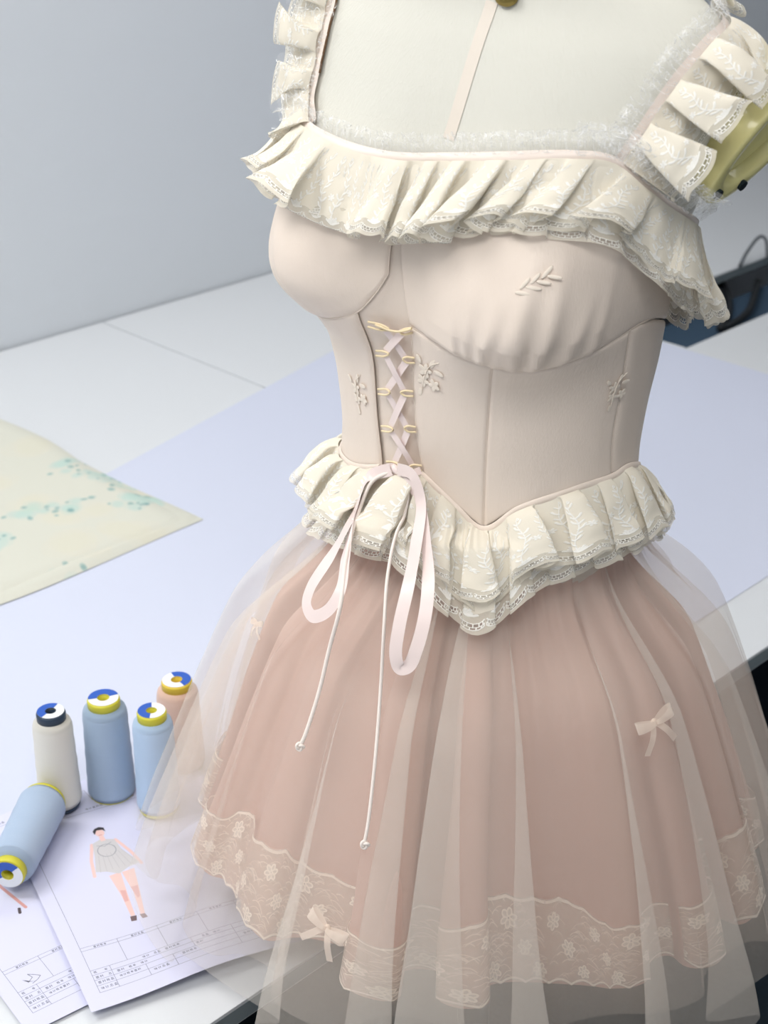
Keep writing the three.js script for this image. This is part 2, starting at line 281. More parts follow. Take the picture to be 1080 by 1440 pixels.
// walk over the form from a border curve; gives base(s, t) -> { p, n } for a frill sewn on there
function frillBase(pts, hint, height, off = 0.004, free = 0, plumb = false) {
  const C = curve2(pts), NS = 140, NT = 18, rows = [], F = (p) => Math.hypot(p.x - AXIS.x, p.z - AXIS.z) - R(Math.atan2(p.x - AXIS.x, p.z - AXIS.z), p.y) - off;
  const grad = (p) => { const e = 0.002; return v3(F(v3(p.x + e, p.y, p.z)) - F(v3(p.x - e, p.y, p.z)), F(v3(p.x, p.y + e, p.z)) - F(v3(p.x, p.y - e, p.z)), F(v3(p.x, p.y, p.z + e)) - F(v3(p.x, p.y, p.z - e))).divideScalar(2 * e); };
  const start = Array.from({ length: NS + 1 }, (_, i) => at(...C(i / NS), off));
  let L = 0; const ls = [0]; for (let i = 1; i <= NS; i++) { L += start[i].distanceTo(start[i - 1]); ls.push(L); }
  for (let i = 0; i <= NS; i++) {
    let p = start[i].clone(); const T = start[Math.min(NS, i + 1)].clone().sub(start[Math.max(0, i - 1)]).normalize(), h = height(i / NS), row = [];
    const hv = typeof hint === 'function' ? hint(i / NS) : hint; let N = grad(p).normalize(), D = null;
    for (let j = 0; j <= NT; j++) {
      row.push({ p: p.clone(), n: N.clone() });
      const base = D ?? hv.clone();
      D = base.clone().addScaledVector(N, -base.dot(N) * (1 - free)).addScaledVector(T, -base.dot(T) * (j || plumb ? 0 : 1)).normalize();
      if (N.y < -0.1 && hv.y < 0) D = v3(0, -1, 0);
      p = p.clone().addScaledVector(D, h / NT);
      const f = F(p);
      if (f < 0 || (!free && N.y > -0.1)) { const g = grad(p); p.addScaledVector(g, -f / Math.max(g.lengthSq(), 0.3)); }
      const g = grad(p).normalize(); if (g.lengthSq() > 0.5) N = N.lerp(g, 0.5).normalize();
    }
    rows.push(row);
  }
  const base = (s, t) => {
    const q = clamp(s / L) * NS, i = Math.min(NS - 1, Math.floor(q)), f = q - i, r = clamp(t) * NT, j = Math.min(NT - 1, Math.floor(r)), g = r - j;
    const a = rows[i], b = rows[i + 1], mix = (k) => a[j][k].clone().lerp(a[j + 1][k], g).lerp(b[j][k].clone().lerp(b[j + 1][k], g), f);
    return { p: mix('p'), n: mix('n').normalize() };
  };
  return { base, L };
}
// a gathered frill: omega folds that open towards the free edge, scalloped border
function laceFrill(name, base, o, parent = dress) {   // closed lace above, open scalloped border below as its own piece
  const g = frill(base, o), nt = o.rows ?? 18, cut = Math.round(nt * 0.8), per = g.index.count / nt, all = Array.from(g.index.array);
  const upper = g.clone(), lower = g.clone(); upper.setIndex(all.slice(0, cut * per)); lower.setIndex(all.slice(cut * per));
  const m = mesh(name, upper, M.laceBody, parent); mesh('scalloped_border', lower, M.lace, m); return m;
}
function frill({ base, L }, o) {
  const k = o.fullness ?? 2.1, lam = o.fold ?? 0.034, nw = Math.ceil(k * L / (o.step ?? 0.0017)), nt = o.rows ?? 18, seed = o.seed ?? 1, sc = LACE_W / 3, scal = o.scallop ?? 0.035;
  const W = k * L;
  return outwards(grid(nw, nt, (u, v) => {
    const w = u * W, s0 = u * L, ph = TAU * w / lam + (o.wander ?? 3) * noise1(w / lam * 0.45, seed), amp = 0.78 + 0.45 * noise1(w / lam * 0.8 + 9, seed + 3);
    const edge = 1 - scal * (1 - Math.abs(Math.sin(Math.PI * w / sc))), t = v * edge * (1 + (o.uneven ?? 0.05) * noise1(w / lam * 0.6 + 4, seed + 7)), env = 0.12 + 0.88 * Math.pow(v, o.open ?? 0.7);
    const ds = (o.swing ?? 0.004) * env * Math.sin(2 * ph) * (0.4 + 0.6 * amp) + (o.lean ?? 0) * v * noise1(w / lam * 0.5, seed + 5);
    const b = base(s0 + ds + (o.slant ?? 0) * v, Math.min(1, t * (1 - (o.zig ?? 0) * v * (0.5 + 0.5 * Math.sin(ph + 1.2)))));
    const dn = (o.depth ?? 0.012) * env * (0.5 + 0.5 * Math.cos(ph)) * amp + (typeof o.flare === 'function' ? o.flare(u) : o.flare ?? 0) * Math.pow(v, 1.4) + 0.003 * noise2(w / 0.011, v * 4, seed + 9) * Math.sqrt(v);
    return b.p.addScaledVector(b.n, 0.001 + Math.max(0, dn) + (o.lift ?? 0));
  }, (u, v) => { const w = u * W, edge = 1 - scal * (1 - Math.abs(Math.sin(Math.PI * w / sc))); return [w / (o.tile ?? LACE_W), 1 - (o.v0 ?? 0) - v * edge * (1 - (o.v0 ?? 0)) * 0.985]; }));
}
// a flat strip along points with outward normals
function strip(pts, nrm, width, seg = 60, twist = () => 0) {
  const c = curveOf(pts), n = nrm.length;
  const N = (t) => { const q = clamp(t) * (n - 1), i = Math.min(n - 2, Math.floor(q)); return nrm[i].clone().lerp(nrm[i + 1], q - i).normalize(); };
  const fr = Array.from({ length: seg + 1 }, (_, i) => { const t = i / seg, p = c.getPoint(t), T = c.getTangent(t), w = T.clone().cross(N(t)).normalize(); w.applyAxisAngle(T, twist(t)); return { p, w }; });
  return grid(seg, 3, (u, v) => { const f = fr[Math.round(u * seg)]; return f.p.clone().addScaledVector(f.w, (v - 0.5) * width); });
}
// ---------------------------------------------------------------- the dress form
const form = thing('dress_form', 'cream fabric dress form bust with yellow shoulder plate wearing the lace dress', 'dress form');
M.formCloth = std({ color: 0xdad8ce, roughness: 0.8, bumpMap: withRepeat(weave, 30, 30), bumpScale: 0.0002 });
M.formSeam = std({ color: 0xe0d6ca, roughness: 0.7 });
M.plate = phys({ color: 0xe4dc9a, roughness: 0.35, clearcoat: 0.5 });
M.bolt = std({ color: 0x1c2b33, roughness: 0.4, metalness: 0.5 });
M.brass = std({ color: 0x8d7c45, roughness: 0.35, metalness: 0.8 });
M.steel = std({ color: 0x8b8e90, roughness: 0.3, metalness: 0.9 });
mesh('torso', grid(180, 150, (u, v) => at(u * TAU, lerp(0.98, 1.735, v)), (u, v) => [u, v]), M.formCloth, form);
mesh('neck_cap', cyl(0.048, 0.052, 0.02, AXIS.x, 1.742, AXIS.z, 40), M.formCloth, form);
// stand
mesh('stand_pole', cyl(0.016, 0.016, 0.98, AXIS.x, 0.5, AXIS.z + 0.06, 20), M.steel, form);
mesh('stand_base', [cyl(0.03, 0.04, 0.05, AXIS.x, 0.05, AXIS.z + 0.06, 24), new THREE.LatheGeometry([[0, 0.004], [0.19, 0.004], [0.195, 0.01], [0.18, 0.022], [0.03, 0.034], [0, 0.034]].map(([x, y]) => new THREE.Vector2(x, y)), 40).translate(AXIS.x, 0, AXIS.z + 0.06)], M.steel, form);
{ // tape down the middle of the chest, brass neck pin
  const line = px([692, 2], [676, 50], [660, 100], [645, 150], [632, 195]), c = curve2(line);
  const P = Array.from({ length: 14 }, (_, i) => at(...c(i / 13), 0.0006)), N = Array.from({ length: 14 }, (_, i) => bodyNormal(...c(i / 13)));
  mesh('seam_tape', strip(P, N, 0.010, 30), M.formSeam, form);
  const [ps, y] = onForm(712, -6), n = bodyNormal(ps, y), g = new THREE.SphereGeometry(0.008, 20, 14).scale(1.2, 0.9, 0.5);
  const pin = mesh('neck_pin', g, M.brass, form); pin.position.copy(at(ps, y, 0.003)); pin.lookAt(pin.position.clone().add(n));
}
{ // shoulder plate let into the open arm of the form, with bolts
  const c = v3(0.283, 1.517, 0.095), n = v3(0.64, -0.44, 0.62).normalize(), up = v3(0.62, 0.72, -0.28).addScaledVector(n, -v3(0.62, 0.72, -0.28).dot(n)).normalize(), side = n.clone().cross(up).negate();
  const ring = (rx, ry, q) => (a) => c.clone().addScaledVector(side, Math.cos(a) * rx).addScaledVector(up, Math.sin(a) * ry).addScaledVector(n, q);
  const prof = [[0.5, -0.045], [0.97, -0.016], [1, -0.004], [1, 0.004], [0.97, 0.0065], [0.8, 0.0065], [0.74, 0.003], [0.70, -0.004]];
  mesh('shoulder_plate', grid(64, prof.length - 1, (u, v) => { const [k, q] = prof[Math.round(v * (prof.length - 1))]; return ring(0.034 * k, 0.075 * k, q)(u * TAU); }), M.plate, form);
  mesh('plate_recess', grid(48, 6, (u, v) => ring(0.034 * 0.71 * v, 0.075 * 0.71 * v, -0.004 - 0.003 * (1 - v))(u * TAU)), M.plate, form);
  for (const a of [-1.62, -0.75, 2.75, 1.9]) { const b = mesh('bolt', new THREE.CylinderGeometry(0.0042, 0.0042, 0.003, 16), M.bolt, form); b.position.copy(ring(0.034 * 0.88, 0.075 * 0.88, 0.0075)(a)); b.quaternion.setFromUnitVectors(v3(0, 1, 0), n); }
}

// ---------------------------------------------------------------- the dress: bodice
const dress = thing('dress', 'cream satin corset dress with lace frills and pink tulle skirt on the dress form', 'dress');
const deg = (d, y) => [d * D2R, y];
const OFF = 0.0056;
const C = {}; // border curves, [psi, y]
C.topLeft = [deg(-150, 1.452), deg(-118, 1.468), ...px([420, 158], [462, 188], [510, 208], [568, 219])];
C.topRight = [...px([568, 219], [640, 219], [720, 217], [800, 216], [850, 222], [895, 258], [935, 290], [965, 312]), deg(80, 1.415), deg(150, 1.43)];
C.underLeft = [deg(-150, 1.318), deg(-112, 1.326), ...px([446, 444], [475, 447], [510, 438], [534, 412], [552, 384])];
C.underRight = [...px([582, 456], [618, 481], [655, 502], [692, 515], [745, 520], [800, 506], [855, 478], [900, 450]), deg(92, 1.335), deg(150, 1.335)];
C.gore = px([568, 219], [562, 290], [556, 345], [552, 384]);
C.goreRight = px([568, 219], [568, 300], [571, 380], [582, 456]);
C.leftEdge = px([511, 438], [526, 485], [534, 545], [539, 600], [545, 655]);
C.rightEdge = px([582, 456], [585, 500], [588, 560], [592, 615], [600, 664]);
C.seamFront = px([692, 515], [687, 580], [683, 650], [680, 740]);
C.seamSide = px([880, 462], [864, 560], [856, 612], [853, 667]);
C.botLeft = [deg(-150, 1.195), deg(-115, 1.2), ...px([502, 652], [522, 656], [545, 655])];
C.botFront = px([600, 664], [622, 687], [648, 712], [680, 740]);
C.botSide = px([680, 740], [725, 713], [775, 694], [820, 679], [853, 667]);
C.botBack = [...px([853, 667], [872, 655]), deg(95, 1.2), deg(150, 1.195)];
const backEdgeR = [deg(150, 1.43), deg(150, 1.335)], backEdgeL = [deg(-150, 1.452), deg(-150, 1.318)];
// cups
const fold = (x, c, w) => Math.exp(-Math.pow((x - c) / w, 2));
mesh('cup', panel(C.topLeft, C.underLeft, backEdgeL, C.gore, OFF, 90, 56, (u, v) => {
  let d = 0.0006 * noise2(u * 6, v * 4, 4);
  for (const [c, w, s, a] of [[0.50, 0.016, 0.10, 0.0045], [0.56, 0.013, 0.08, 0.0045], [0.44, 0.02, 0.1, 0.004], [0.615, 0.013, 0.06, 0.003], [0.67, 0.014, 0.04, 0.0016]]) d += a * fold(u + s * (1 - v) * 0.6, c, w) * sm(0.35, 0.95, v);
  return d;
}), M.satin, dress);
mesh('cup', panel(C.topRight, C.underRight, C.goreRight, backEdgeR, OFF, 150, 60, (u, v) => {
  let d = 0.0008 * noise2(u * 9, v * 4, 6);
  const gather = [[0.05, 0.002], [0.078, 0.0045], [0.098, 0.004], [0.118, 0.006], [0.14, 0.005], [0.162, 0.0075], [0.188, 0.006], [0.212, 0.008], [0.242, 0.0065], [0.285, 0.0035], [0.33, 0.0025]];
  gather.forEach(([c, a], i) => { const len = 0.45 + 0.35 * hash(i, 4); d += a * fold(u - 0.07 * (1 - v) * (0.6 + hash(i, 7)) , c, 0.0085 + 0.014 * (1 - v)) * sm(1 - len, 1, v); });
  return d;
}), M.satin, dress);
// panels under the bust
mesh('modesty_panel', panel(px([560, 240], [568, 240], [576, 240]), px([540, 672], [570, 678], [604, 676]), px([560, 240], [546, 360], [505, 440], [520, 490], [528, 560], [540, 672]), px([576, 240], [584, 362], [590, 456], [596, 560], [604, 676]), 0.0016, 24, 50, () => 0, 0.0005), M.satin, dress);
mesh('corset_panel', panel([...C.underLeft.slice(0, 5)], C.botLeft, [deg(-150, 1.318), deg(-150, 1.195)], C.leftEdge, OFF, 50, 50, (u, v) => 0.0012 * fold(v + 0.3 * u, 0.42, 0.09) * sm(0.4, 0.8, u)), M.satin, dress);
mesh('corset_panel', panel(C.underRight.slice(0, 4), C.botFront, C.rightEdge, C.seamFront, OFF, 36, 60), M.satin, dress);
mesh('corset_panel', panel([C.underRight[3], ...px([745, 520], [800, 506], [850, 480], [880, 462])], C.botSide, C.seamFront, C.seamSide, OFF, 50, 60), M.satin, dress);
mesh('corset_panel', panel([...px([880, 462], [900, 450]), deg(92, 1.335), deg(150, 1.335)], C.botBack, C.seamSide, [deg(150, 1.335), deg(150, 1.195)], OFF, 40, 50), M.satin, dress);
mesh('back_panel', panel([deg(150, 1.43), deg(180, 1.43), deg(210, 1.452)], [deg(150, 1.195), deg(180, 1.19), deg(210, 1.195)], [deg(150, 1.43), deg(150, 1.195)], [deg(210, 1.452), deg(210, 1.195)], OFF, 30, 40), M.satin, dress);
// bound lower edge: a flattened cord in two lengths, stitched frill below it
function binding(list, w, off, name = 'binding', mat = M.satin) {
  const c = curve2(list), n = 160;
  const pr = [[-1, 0], [-0.8, 0.7], [0, 1], [0.8, 0.7], [1, 0]];
  return mesh(name, grid(n, 4, (u, v) => { const [ps, y] = c(u), [k, q] = pr[Math.round(v * 4)]; return at(ps, y + k * w / 2, off + q * 0.0022); }, (u, v) => [u * 30, v]), mat, dress);
}
binding([...C.botFront, ...C.botSide.slice(1), ...C.botBack.slice(1), deg(180, 1.19), deg(210, 1.195)], 0.0075, OFF);
binding(C.botLeft, 0.0065, OFF);
// seams pressed in between the panels: fine stitched ridges
function seam(list, name = 'seam') { const c = curve2(list); return mesh(name, tube(Array.from({ length: 24 }, (_, i) => at(...c(i / 23), OFF - 0.0016)), 0.0006, 60, 5), M.satin, dress); }
seam(C.seamFront); seam(C.seamSide); seam(C.underRight.slice(0, 9)); seam(C.underLeft.slice(1)); seam(C.leftEdge); seam(C.rightEdge); seam(C.gore);

// neckline band and straps
const neckL = [deg(-150, 1.455), deg(-118, 1.47), ...px([420, 158], [462, 188], [510, 208], [568, 219])];
const neckLine = [...neckL, ...px([640, 219], [720, 217], [800, 216], [850, 222], [895, 258], [935, 290], [965, 312]), deg(80, 1.418), deg(150, 1.433)];
M.satinPink = phys({ color: 0xeee0d6, roughness: 0.4, sheen: 0.5, sheenColor: new THREE.Color(0xffffff), sheenRoughness: 0.4 });
binding(neckLine, 0.008, OFF + 0.001, 'neck_band', M.satinPink);
const strapLeft = px([448, 172], [446, 140], [452, 100], [463, 55], [474, 12], [482, -22]), strapRight = px([868, 226], [893, 186], [922, 142], [955, 98], [990, 56], [1030, 18], [1062, -12]);
for (const s of [strapLeft, strapRight]) { const c = curve2(s), P = Array.from({ length: 20 }, (_, i) => at(...c(i / 19), 0.0042)), N = Array.from({ length: 20 }, (_, i) => bodyNormal(...c(i / 19))); mesh('strap', strip(P, N, 0.011, 40), M.satinPink, dress); }
{ const c = curve2(px([487, -20], [478, 18], [468, 58], [459, 103])); mesh('strap_cord', tube(Array.from({ length: 12 }, (_, i) => at(...c(i / 11), 0.004)), 0.0009, 30, 6), std({ color: 0x6b5138, roughness: 0.8 }), dress); }

// ---------------------------------------------------------------- frills
const down = v3(0, -1, 0);
const neckFrill = [deg(-150, 1.455), deg(-118, 1.472), ...px([420, 160], [462, 190], [510, 210], [568, 222], [640, 223], [720, 221], [800, 219], [850, 224], [895, 260], [935, 292], [965, 314]), deg(80, 1.42), deg(110, 1.425), deg(150, 1.435)];
const heightNeck = table([[0, 0.060], [0.3, 0.060], [0.5, 0.061], [0.62, 0.066], [0.69, 0.078], [0.77, 0.092], [0.9, 0.08], [1, 0.06]]);
laceFrill('neck_frill', frillBase(neckFrill, down, heightNeck, OFF + 0.003, 0, true), { fullness: 2.0, fold: 0.085, depth: 0.033, swing: 0.014, flare: (u) => 0.004 + 0.026 * sm(0.66, 0.8, u) + 0.016 * sm(0.3, 0.18, u), lean: 0.03, slant: -0.014, zig: 0.2, seed: 3, uneven: 0.2, wander: 4, open: 0.85 });
laceFrill('neck_frill', frillBase(neckFrill, down, (t) => heightNeck(t) * 0.93, OFF + 0.0015, 0, true), { fullness: 1.5, fold: 0.06, depth: 0.006, swing: 0.004, flare: 0.001, lean: 0.01, seed: 13, uneven: 0.06 });
const inner = [deg(-105, 1.474), ...px([424, 152], [462, 182], [510, 203], [568, 214], [640, 215], [720, 213], [800, 211], [850, 216], [895, 252], [935, 284], [968, 308])];
mesh('net_frill', frill(frillBase(inner, v3(0, 1, 0.1), () => 0.016, OFF + 0.002), { fullness: 2.4, fold: 0.017, depth: 0.007, swing: 0.0025, flare: 0.004, seed: 23, scallop: 0.12, tile: 0.05 }), M.laceWhite, dress);
mesh('net_frill', frill(frillBase(px([800, 214], [850, 219], [895, 255], [930, 282], [952, 300]), v3(0.6, 0.6, 0.6), () => 0.024, OFF + 0.004, 0.35), { fullness: 2.6, fold: 0.022, depth: 0.012, swing: 0.004, flare: 0.008, seed: 29, scallop: 0.12, tile: 0.05 }), M.laceWhite, dress);
// straps: wide lace outwards, narrow net on both sides
laceFrill('strap_frill', frillBase(strapLeft, v3(-1, -0.15, 0.1), () => 0.048, 0.005, 0.4), { fullness: 2.0, fold: 0.07, depth: 0.028, swing: 0.011, flare: 0.004, lean: 0.016, seed: 33, uneven: 0.22, zig: 0.25 });
laceFrill('strap_frill', frillBase(strapRight, v3(0.85, -0.45, 0.25), () => 0.047, 0.005, 0.15), { fullness: 2.2, fold: 0.085, depth: 0.03, swing: 0.013, flare: 0.006, lean: 0.014, seed: 41, uneven: 0.2, zig: 0.2 });
mesh('net_frill', frill(frillBase(strapLeft, v3(1, 0, 0.1), () => 0.012, 0.005), { fullness: 2.2, fold: 0.016, depth: 0.006, swing: 0.002, flare: 0.003, seed: 51, scallop: 0.12, tile: 0.05 }), M.laceWhite, dress);
mesh('net_frill', frill(frillBase(strapLeft, v3(-1, -0.1, 0.1), () => 0.026, 0.007, 0.4), { fullness: 2.2, fold: 0.02, depth: 0.009, swing: 0.003, flare: 0.008, seed: 55, scallop: 0.12, tile: 0.05 }), M.laceWhite, dress);
mesh('net_frill', frill(frillBase(strapRight, v3(-0.9, 0.3, 0.2), () => 0.022, 0.006), { fullness: 2.2, fold: 0.02, depth: 0.008, swing: 0.003, flare: 0.004, seed: 57, scallop: 0.12, tile: 0.05 }), M.laceWhite, dress);
// back half of the strap frill coming round behind the arm opening
laceFrill('strap_frill', frillBase([deg(128, 1.57), deg(122, 1.52), deg(112, 1.47), deg(100, 1.432), deg(90, 1.42)], v3(0.9, -0.35, 0.1), () => 0.05, 0.004, 0.4), { fullness: 2.0, fold: 0.04, depth: 0.014, swing: 0.005, flare: 0.012, seed: 61, uneven: 0.1 });
// ---------------------------------------------------------------- skirt: gathered lining, lace band, two layers of tulle
const skirtProfile = table([[0, 1.200, 0.122], [0.07, 1.172, 0.134], [0.15, 1.140, 0.155], [0.3, 1.075, 0.200], [0.5, 0.985, 0.240], [0.7, 0.900, 0.272], [0.85, 0.845, 0.292], [1, 0.795, 0.306]]);
const skirtRadius = table([[0.70, 0.33], [0.795, 0.306], [0.845, 0.292], [0.9, 0.272], [0.985, 0.24], [1.075, 0.200], [1.14, 0.155], [1.172, 0.134], [1.2, 0.122], [1.26, 0.10]]);
const roundness = (psi, t, r) => { const w = R(psi, clamp(1.2, 1.19, 1.21)) + 0.003; return lerp(w, r * (1 - 0.09 * t * Math.pow(Math.cos(psi), 2)) * (1 - 0.2 * t * sm(0.05, -0.35, Math.cos(psi))), sm(0, 0.35, t)); };
// folds: soft pleats whose angle wanders; the cloth doubles back on itself at their sides
function skirtSheet(o) {
  const n = o.folds, seed = o.seed;
  return outwards(grid(o.nu ?? 720, o.nv ?? 56, (u, v) => {
    const t = v * o.len, psi0 = u * TAU - Math.PI, [y, r0] = skirtProfile(t);
    // phase closes round the skirt: noise on a circle
    const cx = Math.cos(psi0) * 1.9, cy = Math.sin(psi0) * 1.9;
    const ph = psi0 * n + (o.wander ?? 1.5) * noise2(cx * 1.3 + 10, cy * 1.3 + 10, seed), amp = 0.66 + 0.5 * noise2(cx * 1.1 + 30, cy * 1.1 + 30, seed + 2);
    const env = o.early ? sm(0.04, 0.36, t) * (0.75 + 0.25 * t) : sm(0, 0.25, t) * (0.35 + 0.65 * t), fine = Math.exp(-t / 0.16);
    const psi = psi0 + (o.swing ?? 0) * env * Math.sin(2 * ph) * amp + 0.02 * noise1(t * 3 + ph * 0.2, seed + 4) * t;
    let r = roundness(psi, t, r0) + (o.lift ?? 0) * sm(0, 0.3, t) + (o.spread ?? 0) * t;
    r += (o.depth ?? 0.012) * env * Math.cos(ph) * amp + fine * 0.004 * Math.sin(psi0 * n * 5 + 3 * noise2(cx * 3, cy * 3, seed)) * sm(0, 0.03, t);
    r += 0.004 * t * noise2(ph * 0.7, t * 3, seed + 6);
    const yy = y + (o.wave ?? 0.006) * t * Math.cos(ph + 0.7) * amp - (o.tilt ?? 0) * t * Math.max(0, Math.sin(psi0));
    return v3(AXIS.x + Math.sin(psi) * r, yy, AXIS.z + Math.cos(psi) * r);
  }, (u, v) => [u * 40, v * 12]));
}
const LIN = { folds: 15, seed: 5, len: 0.92, depth: 0.03, swing: 0.055, wander: 2.6, lift: -0.036, early: 1, tilt: 0.03, nu: 600 };
mesh('skirt_lining', skirtSheet(LIN), M.lining, dress);
{ // band of lace on the foot of the lining: the lining's own sheet from above its hem down to it, with scalloped borders
  const nu = 900, full = skirtSheet({ ...LIN, lift: LIN.lift + 0.005, nu, nv: 120 }), P = full.attributes.position, row = nu + 1;
  const sample = (u, v) => { const q = u * nu, i = Math.min(nu - 1, Math.floor(q)), f = q - i, w = v * 120, j = Math.min(119, Math.floor(w)), g = w - j, k = (a, b) => v3(P.getX(b * row + a), P.getY(b * row + a), P.getZ(b * row + a)); return k(i, j).lerp(k(i + 1, j), f).lerp(k(i, j + 1).lerp(k(i + 1, j + 1), f), g); };
  const top = (u) => { const a = u * TAU; return 0.77 + 0.022 * Math.abs(Math.sin(a * 11)) - 0.042 * Math.sin(a * 6 + 1) + 0.008 * Math.abs(Math.sin(a * 37)); };
  const bot = (u) => 0.992 - 0.014 * Math.abs(Math.sin(u * TAU * 44));
  mesh('lace_band', grid(1100, 16, (u, v) => sample(u, lerp(top(u), bot(u), v)), (u, v) => [u * 15, 1 - v]), M.hemLace, dress);
}
const TU1 = { folds: 13, seed: 31, len: 0.95, depth: 0.020, swing: 0.035, wander: 2.4, lift: 0.002 };
const TU2 = { folds: 11, seed: 47, len: 1.0, depth: 0.026, swing: 0.135, wander: 2.6, lift: 0.012, spread: 0.012, wave: 0.012 };
mesh('tulle_layer', skirtSheet(TU1), M.tulle, dress);
mesh('tulle_layer', skirtSheet(TU2), M.tulleOuter, dress);

// ---------------------------------------------------------------- peplum: two lace frills under the bound edge
function peplumBase(list, h, out) {
  const c = curve2(list), n = 200, st = Array.from({ length: n + 1 }, (_, i) => c(i / n)), P = st.map(([p, y]) => at(p, y, OFF));
  let L = 0; const ls = [0]; for (let i = 1; i <= n; i++) { L += P[i].distanceTo(P[i - 1]); ls.push(L); }
  const pick = (s) => { s = clamp(s, 0, L); let i = 0; while (i < n - 1 && ls[i + 1] < s) i++; const f = (s - ls[i]) / (ls[i + 1] - ls[i]); return [lerp(st[i][0], st[i + 1][0], f), lerp(st[i][1], st[i + 1][1], f)]; };
  return { L, base: (s, t) => { const [psi, y0] = pick(s), y = y0 - h * t * 0.9, r = Math.max(R(psi, y0) + OFF + out * Math.pow(t, 0.85), y < 1.19 ? skirtRadius(y) * 0.97 + 0.008 : 0), d = v3(Math.sin(psi), 0, Math.cos(psi)); return { p: v3(AXIS.x + d.x * r, y, AXIS.z + d.z * r), n: v3(d.x, 0.35, d.z).normalize() }; } };
}
const pepLine = [...C.botFront, ...C.botSide.slice(1), ...C.botBack.slice(1), deg(180, 1.19), deg(210, 1.195), deg(245, 1.2), ...px([502, 652], [522, 656], [545, 657], [575, 661], [600, 664]).map(([p, y]) => [p + TAU, y])];
laceFrill('peplum_frill', peplumBase(pepLine, 0.070, 0.026), { fullness: 1.8, fold: 0.06, depth: 0.009, swing: 0.006, flare: 0.0, lean: 0.006, seed: 71, open: 0.45, lift: -0.004 });
laceFrill('peplum_frill', peplumBase(pepLine, 0.062, 0.028), { fullness: 2.0, fold: 0.066, depth: 0.025, swing: 0.012, flare: 0.0, wander: 3, lean: 0.006, seed: 77, open: 0.4, uneven: 0.15, zig: 0.16 });
// ---------------------------------------------------------------- lacing, bow and small trimmings
const outer = (psi, y) => (y > 1.205 ? R(psi, y) + OFF : Math.max(R(psi, Math.max(y, 1.0)) + OFF, lerp(R(psi, 1.2) + OFF, skirtRadius(y) + lerp(0.03, 0.034, sm(1.09, 1.13, y)), sm(1.205, 1.17, y)) + 0.016 * sm(1.208, 1.19, y) * sm(1.10, 1.15, y)));
// a place over bodice, peplum or skirt, lifted by some metres
function over(x, y, lift = 0) { const [psi, h] = onForm(x, y, lift, outer), r = outer(psi, h) + lift; return v3(AXIS.x + Math.sin(psi) * r, h, AXIS.z + Math.cos(psi) * r); }
function overNormal(x, y) { const [psi, h] = onForm(x, y, 0, outer); return v3(Math.sin(psi), h < 1.19 ? 0.45 : 0.05, Math.cos(psi)).normalize(); }
const ribbonAlong = (name, list, width, parent, mat = M.ribbon, seg = 70, twist) => mesh(name, strip(list.map(([x, y, l = 0.003]) => over(x, y, l)), list.map(([x, y]) => overNormal(x, y)), width, seg, twist), mat, parent);
const cordAlong = (name, list, r, parent, mat, seg = 60) => mesh(name, tube(list.map(([x, y, l = 0.002]) => over(x, y, l)), r, seg, 7), mat, parent);

const lacing = new THREE.Group(); lacing.name = 'lacing'; dress.add(lacing);
const rowsL = [[522, 455], [533, 496], [536, 550], [540, 602], [547, 652]], rowsR = [[577, 464], [581, 506], [579, 553], [583, 603], [591, 657]];
for (let i = 0; i < 4; i++) {
  const a = rowsL[i], b = rowsR[i + 1], c = rowsR[i], d = rowsL[i + 1], k = i ? 9 : 16;
  const cross = (p, q, lift) => [[p[0], p[1] + 2, 0.0022], [lerp(p[0], q[0], 0.5), lerp(p[1], q[1], 0.5), lift], [q[0], q[1] - 2, 0.0022]];
  ribbonAlong('ribbon_strand', cross([a[0] + k, a[1]], [b[0] - 9, b[1]], i % 2 ? 0.0042 : 0.0025), 0.0066, lacing, M.ribbon, 20);
  ribbonAlong('ribbon_strand', cross([c[0] - 9, c[1]], [d[0] + 9, d[1]], i % 2 ? 0.0025 : 0.0042), 0.0066, lacing, M.ribbon, 20);
}
for (let i = 0; i < 5; i++) for (const [P, s] of [[rowsL[i], 1], [rowsR[i], -1]]) {
  const far = i === 0 && s > 0 ? 26 : 14, tilt = i === 0 ? (s > 0 ? 8 : 3) : 1.5 * s;
  cordAlong('cord_loop', [[P[0] - 3 * s, P[1] - 3, 0.0008], [P[0] + far * 0.6 * s, P[1] - 3 + tilt * 0.6, 0.0032], [P[0] + far * s, P[1] + tilt, 0.0045], [P[0] + far * 0.6 * s, P[1] + 4 + tilt * 0.6, 0.0032], [P[0] - 3 * s, P[1] + 4, 0.0008]], 0.0009, lacing, M.cord, 24);
}
cordAlong('cord_bar', [[530, 456, 0.004], [548, 464, 0.005], [562, 466, 0.005], [580, 462, 0.003]], 0.001, lacing, M.cord, 20);
const bow = new THREE.Group(); bow.name = 'ribbon_bow'; dress.add(bow);
{ const p = over(556, 660, 0.006), n = overNormal(556, 660), g = new THREE.SphereGeometry(0.0042, 18, 14).scale(1.5, 0.9, 0.8), k = mesh('knot', g, M.ribbon, bow); k.position.copy(p); k.lookAt(p.clone().add(n)); k.rotateZ(-0.3); }
ribbonAlong('bow_loop', [[556, 659, 0.007], [534, 664, 0.012], [518, 682, 0.016], [496, 732, 0.016], [466, 782, 0.014], [438, 826, 0.012], [431, 850, 0.012], [440, 866, 0.013], [462, 858, 0.015], [480, 830, 0.017], [490, 780, 0.02], [502, 720, 0.022], [518, 672, 0.018], [550, 660, 0.010]], 0.0105, bow, M.ribbon, 120);
